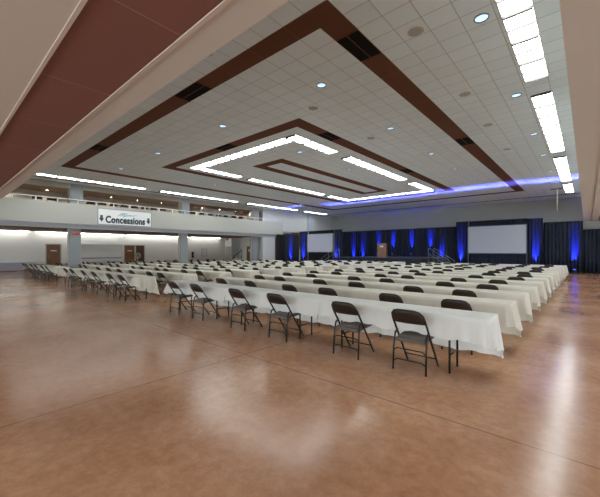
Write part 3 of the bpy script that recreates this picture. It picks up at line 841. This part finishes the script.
def cloth_mesh(seed, endL, endR, mat):
    """tablecloth: endL/endR True when that end hangs free"""
    rnd = random.Random(seed)
    bm = bmesh.new()
    z0 = TH-0.0045
    F, Bk, E = 0.27, 0.53, 0.32     # drops: near side, far side, ends
    nx = 90
    ext = 0.10
    xa = -TL/2-(0.008 if endL else 0.0)
    xb = TL/2+(0.008 if endR else ext)
    ya, yb = -0.008, TD+0.008
    # perimeter polyline, anticlockwise starting front-left
    per = []
    def seg(p, q, n, nor, kind):
        for i in range(n):
            u = i/n
            per.append(((p[0]+(q[0]-p[0])*u, p[1]+(q[1]-p[1])*u), nor, kind, u))
    seg((xa, ya), (xb, ya), nx, (0, -1), 'F')
    seg((xb, ya), (xb, yb), 30, (1, 0), 'R')
    seg((xb, yb), (xa, yb), nx, (0, 1), 'B')
    seg((xa, yb), (xa, ya), 30, (-1, 0), 'L')
    n = len(per)
    zt = z0
    top = []
    ph = rnd.random()*6
    for (p, nor, kind, u) in per:
        zz = zt+(0.004 if (not endR and p[0] > TL/2-0.02) else 0)
        top.append(bm.verts.new((p[0], p[1], zz)))
    bm.faces.new(top)
    levels = [0.03, 0.2, 0.4, 0.6, 0.8, 1.0]
    prev = top
    ph1, ph2 = rnd.random()*6, rnd.random()*6
    def free(kind): return (kind == 'R' and endR) or (kind == 'L' and endL) or kind in 'FB'
    rows = [top]
    for lv in levels:
        row = []
        for i, (p, nor, kind, u) in enumerate(per):
            x, y = p
            # distance to nearest free corner
            dc = min([math.hypot(x-cx, y-cy) for cx, cy, fr_ in ((xa, ya, endL), (xb, ya, True), (xb, yb, True), (xa, yb, endL)) if fr_] or [9])
            base = {'F': F, 'B': Bk, 'R': E, 'L': E}[kind]
            if kind in 'RL':   # blend the end drop between near and far side
                uu = u if kind == 'R' else 1-u
                base = (F*(1-uu)+Bk*uu)*0.55+E*0.45
            c = math.exp(-(dc/0.10)**2)
            drop = base+0.02*c*math.sin(70*(x-y))+c*(0.03 if endR or x < 0 else 0.03)+0.012*math.sin(9*x+ph1)+0.008*math.sin(23*x+ph2)
            if kind == 'F': drop += 0.03*(x/TL)
            fl = 0.015+0.03*lv+c*0.06*lv
            wob = lv*(0.010*math.sin(7*x+5*y+ph1)+0.007*math.sin(19*x+31*y+ph2))+lv*(1-c)*0.006*math.sin(41*x+53*y)
            wob += c*lv*0.05*math.sin((85 if kind in 'FB' else 70)*(x+y)+ph)
            if kind in 'RL': wob += lv*0.03*math.sin(26*y+ph1)
            nx_, ny_ = nor
            if c > 0.25:  # at corners flare diagonally
                sx_ = 1 if x > 0 else -1; sy_ = 1 if y > TD/2 else -1
                k = c*0.8
                nx_ = nx_*(1-k)+sx_*0.7*k; ny_ = ny_*(1-k)+sy_*0.7*k
                if (sx_ > 0 and not endR) or (sx_ < 0 and not endL): nx_ = nor[0]
            if (kind == 'R' and not endR) or (kind == 'L' and not endL):
                # flat edge lying on the next table
                row.append(None); continue
            off = fl+wob
            if kind in 'RL': off = off*0.6
            row.append(bm.verts.new((x+nx_*off, y+ny_*off, zt-drop*lv)))
        rows.append(row)
    for a, b in zip(rows, rows[1:]):
        for i in range(n):
            j = (i+1) % n
            q = (a[i], a[j], b[j], b[i])
            if any(v is None for v in q): continue
            bm.faces.new(q)
    bmesh.ops.recalc_face_normals(bm, faces=bm.faces)
    me = bpy.data.meshes.new('tablecloth'); bm.to_mesh(me); bm.free()
    for p in me.polygons: p.use_smooth = len(p.vertices) == 4
    me.materials.append(M[mat])
    return me

cloths = {}
def cloth_for(endL, endR, mat, v):
    k = (endL, endR, mat, v)
    if k not in cloths: cloths[k] = cloth_mesh(hash((endL, endR, v)) % 1000+v, endL, endR, mat)
    return cloths[k]

table0 = make_table(); tused = False
blocks = [('right', -0.84, 14), ('middle', -9.95, 14), ('left', -19.03, 10)]
ROW0, PITCH = 4.17, 1.41
LEFT_ROWS = [4.17, 5.95, 7.46, 8.97, 10.48, 12.62, 14.1, 15.6, 17.1, 19.05]
row1_ch = [0.82, 1.75, 3.12, 4.20, 5.61, 6.63]
row2_ch = [0.62, 1.66, 3.00, 3.97, 5.30, 6.45]
tpos = ['right-hand', 'middle', 'left-hand']
for bi, (bn, xr, nr) in enumerate(blocks):
    rnd = random.Random(50+bi)
    for r in range(nr):
        y = ROW0+PITCH*r if bi < 2 else LEFT_ROWS[r]
        rowname = 'front row' if r == 0 else ('rear row' if r == nr-1 else ORD[r]+' row')
        for k in range(3):
            if bi == 2 and r == 9 and k: continue
            xc = xr-TL/2-k*TL
            lab = '%s table in the %s of the %s table block' % (tpos[k], rowname, bn)
            if not tused: t = table0; tused = True
            else: t = dup(table0)
            t.location = (xc, y, 0)
            t['label'] = 'cloth-covered folding table, ' + lab; t['group'] = 'folding tables in rows'
            mat = 'cloth_white' if (bi == 0 and r == 0) else 'cloth_ivory'
            me = cloth_for(k == 2 or (bi == 2 and r == 9), k == 0, mat, (r+k) % 3)
            c = bpy.data.objects.new('tablecloth', me); C.objects.link(c); c.location = (xc, y, 0)
            col = 'white' if mat == 'cloth_white' else 'ivory'
            tag(c, '%s cloth on the %s' % (col, lab), 'tablecloth', 'tablecloths on the long tables')
        for k in range(6):
            if bi == 2 and r == 9 and k > 1: continue
            if bi == 0 and r == 0: off = row1_ch[k]
            elif bi == 0 and r == 1: off = row2_ch[k]
            else: off = (k//2)*TL+(0.74 if k % 2 == 0 else 1.72)+rnd.uniform(-0.13, 0.13)
            yy = y-0.01+(0 if r == 0 else rnd.uniform(-0.17, -0.10))
            if bi == 2 and r in (1, 5) and abs(xr-off+22.0) < 0.6: off = -(-22.65-xr)
            place_chair(xr-off, yy, 'dark brown folding chair, %s from the right in the %s of the %s block' % (ORD[k], rowname, bn),
                        'folding chairs along the tables', 0 if (bi == 0 and r < 1) else rnd.uniform(-0.06, 0.06))

# row of chairs on the balcony behind the railing
by = [3.9+0.62*k for k in range(12)]+[13.1+0.75*k for k in range(8)]
by = [y for y in by if not any(p-0.3 < y < p+0.95 for p in (5.3, 11.95, 18.6))]
for k, y in enumerate(by):
    place_chair(-22.3 if y > 12 else -22.1, y, 'dark folding chair on the balcony behind the railing, %s from the left' % ORD[k], 'folding chairs on the balcony', PI/2, 3.65)
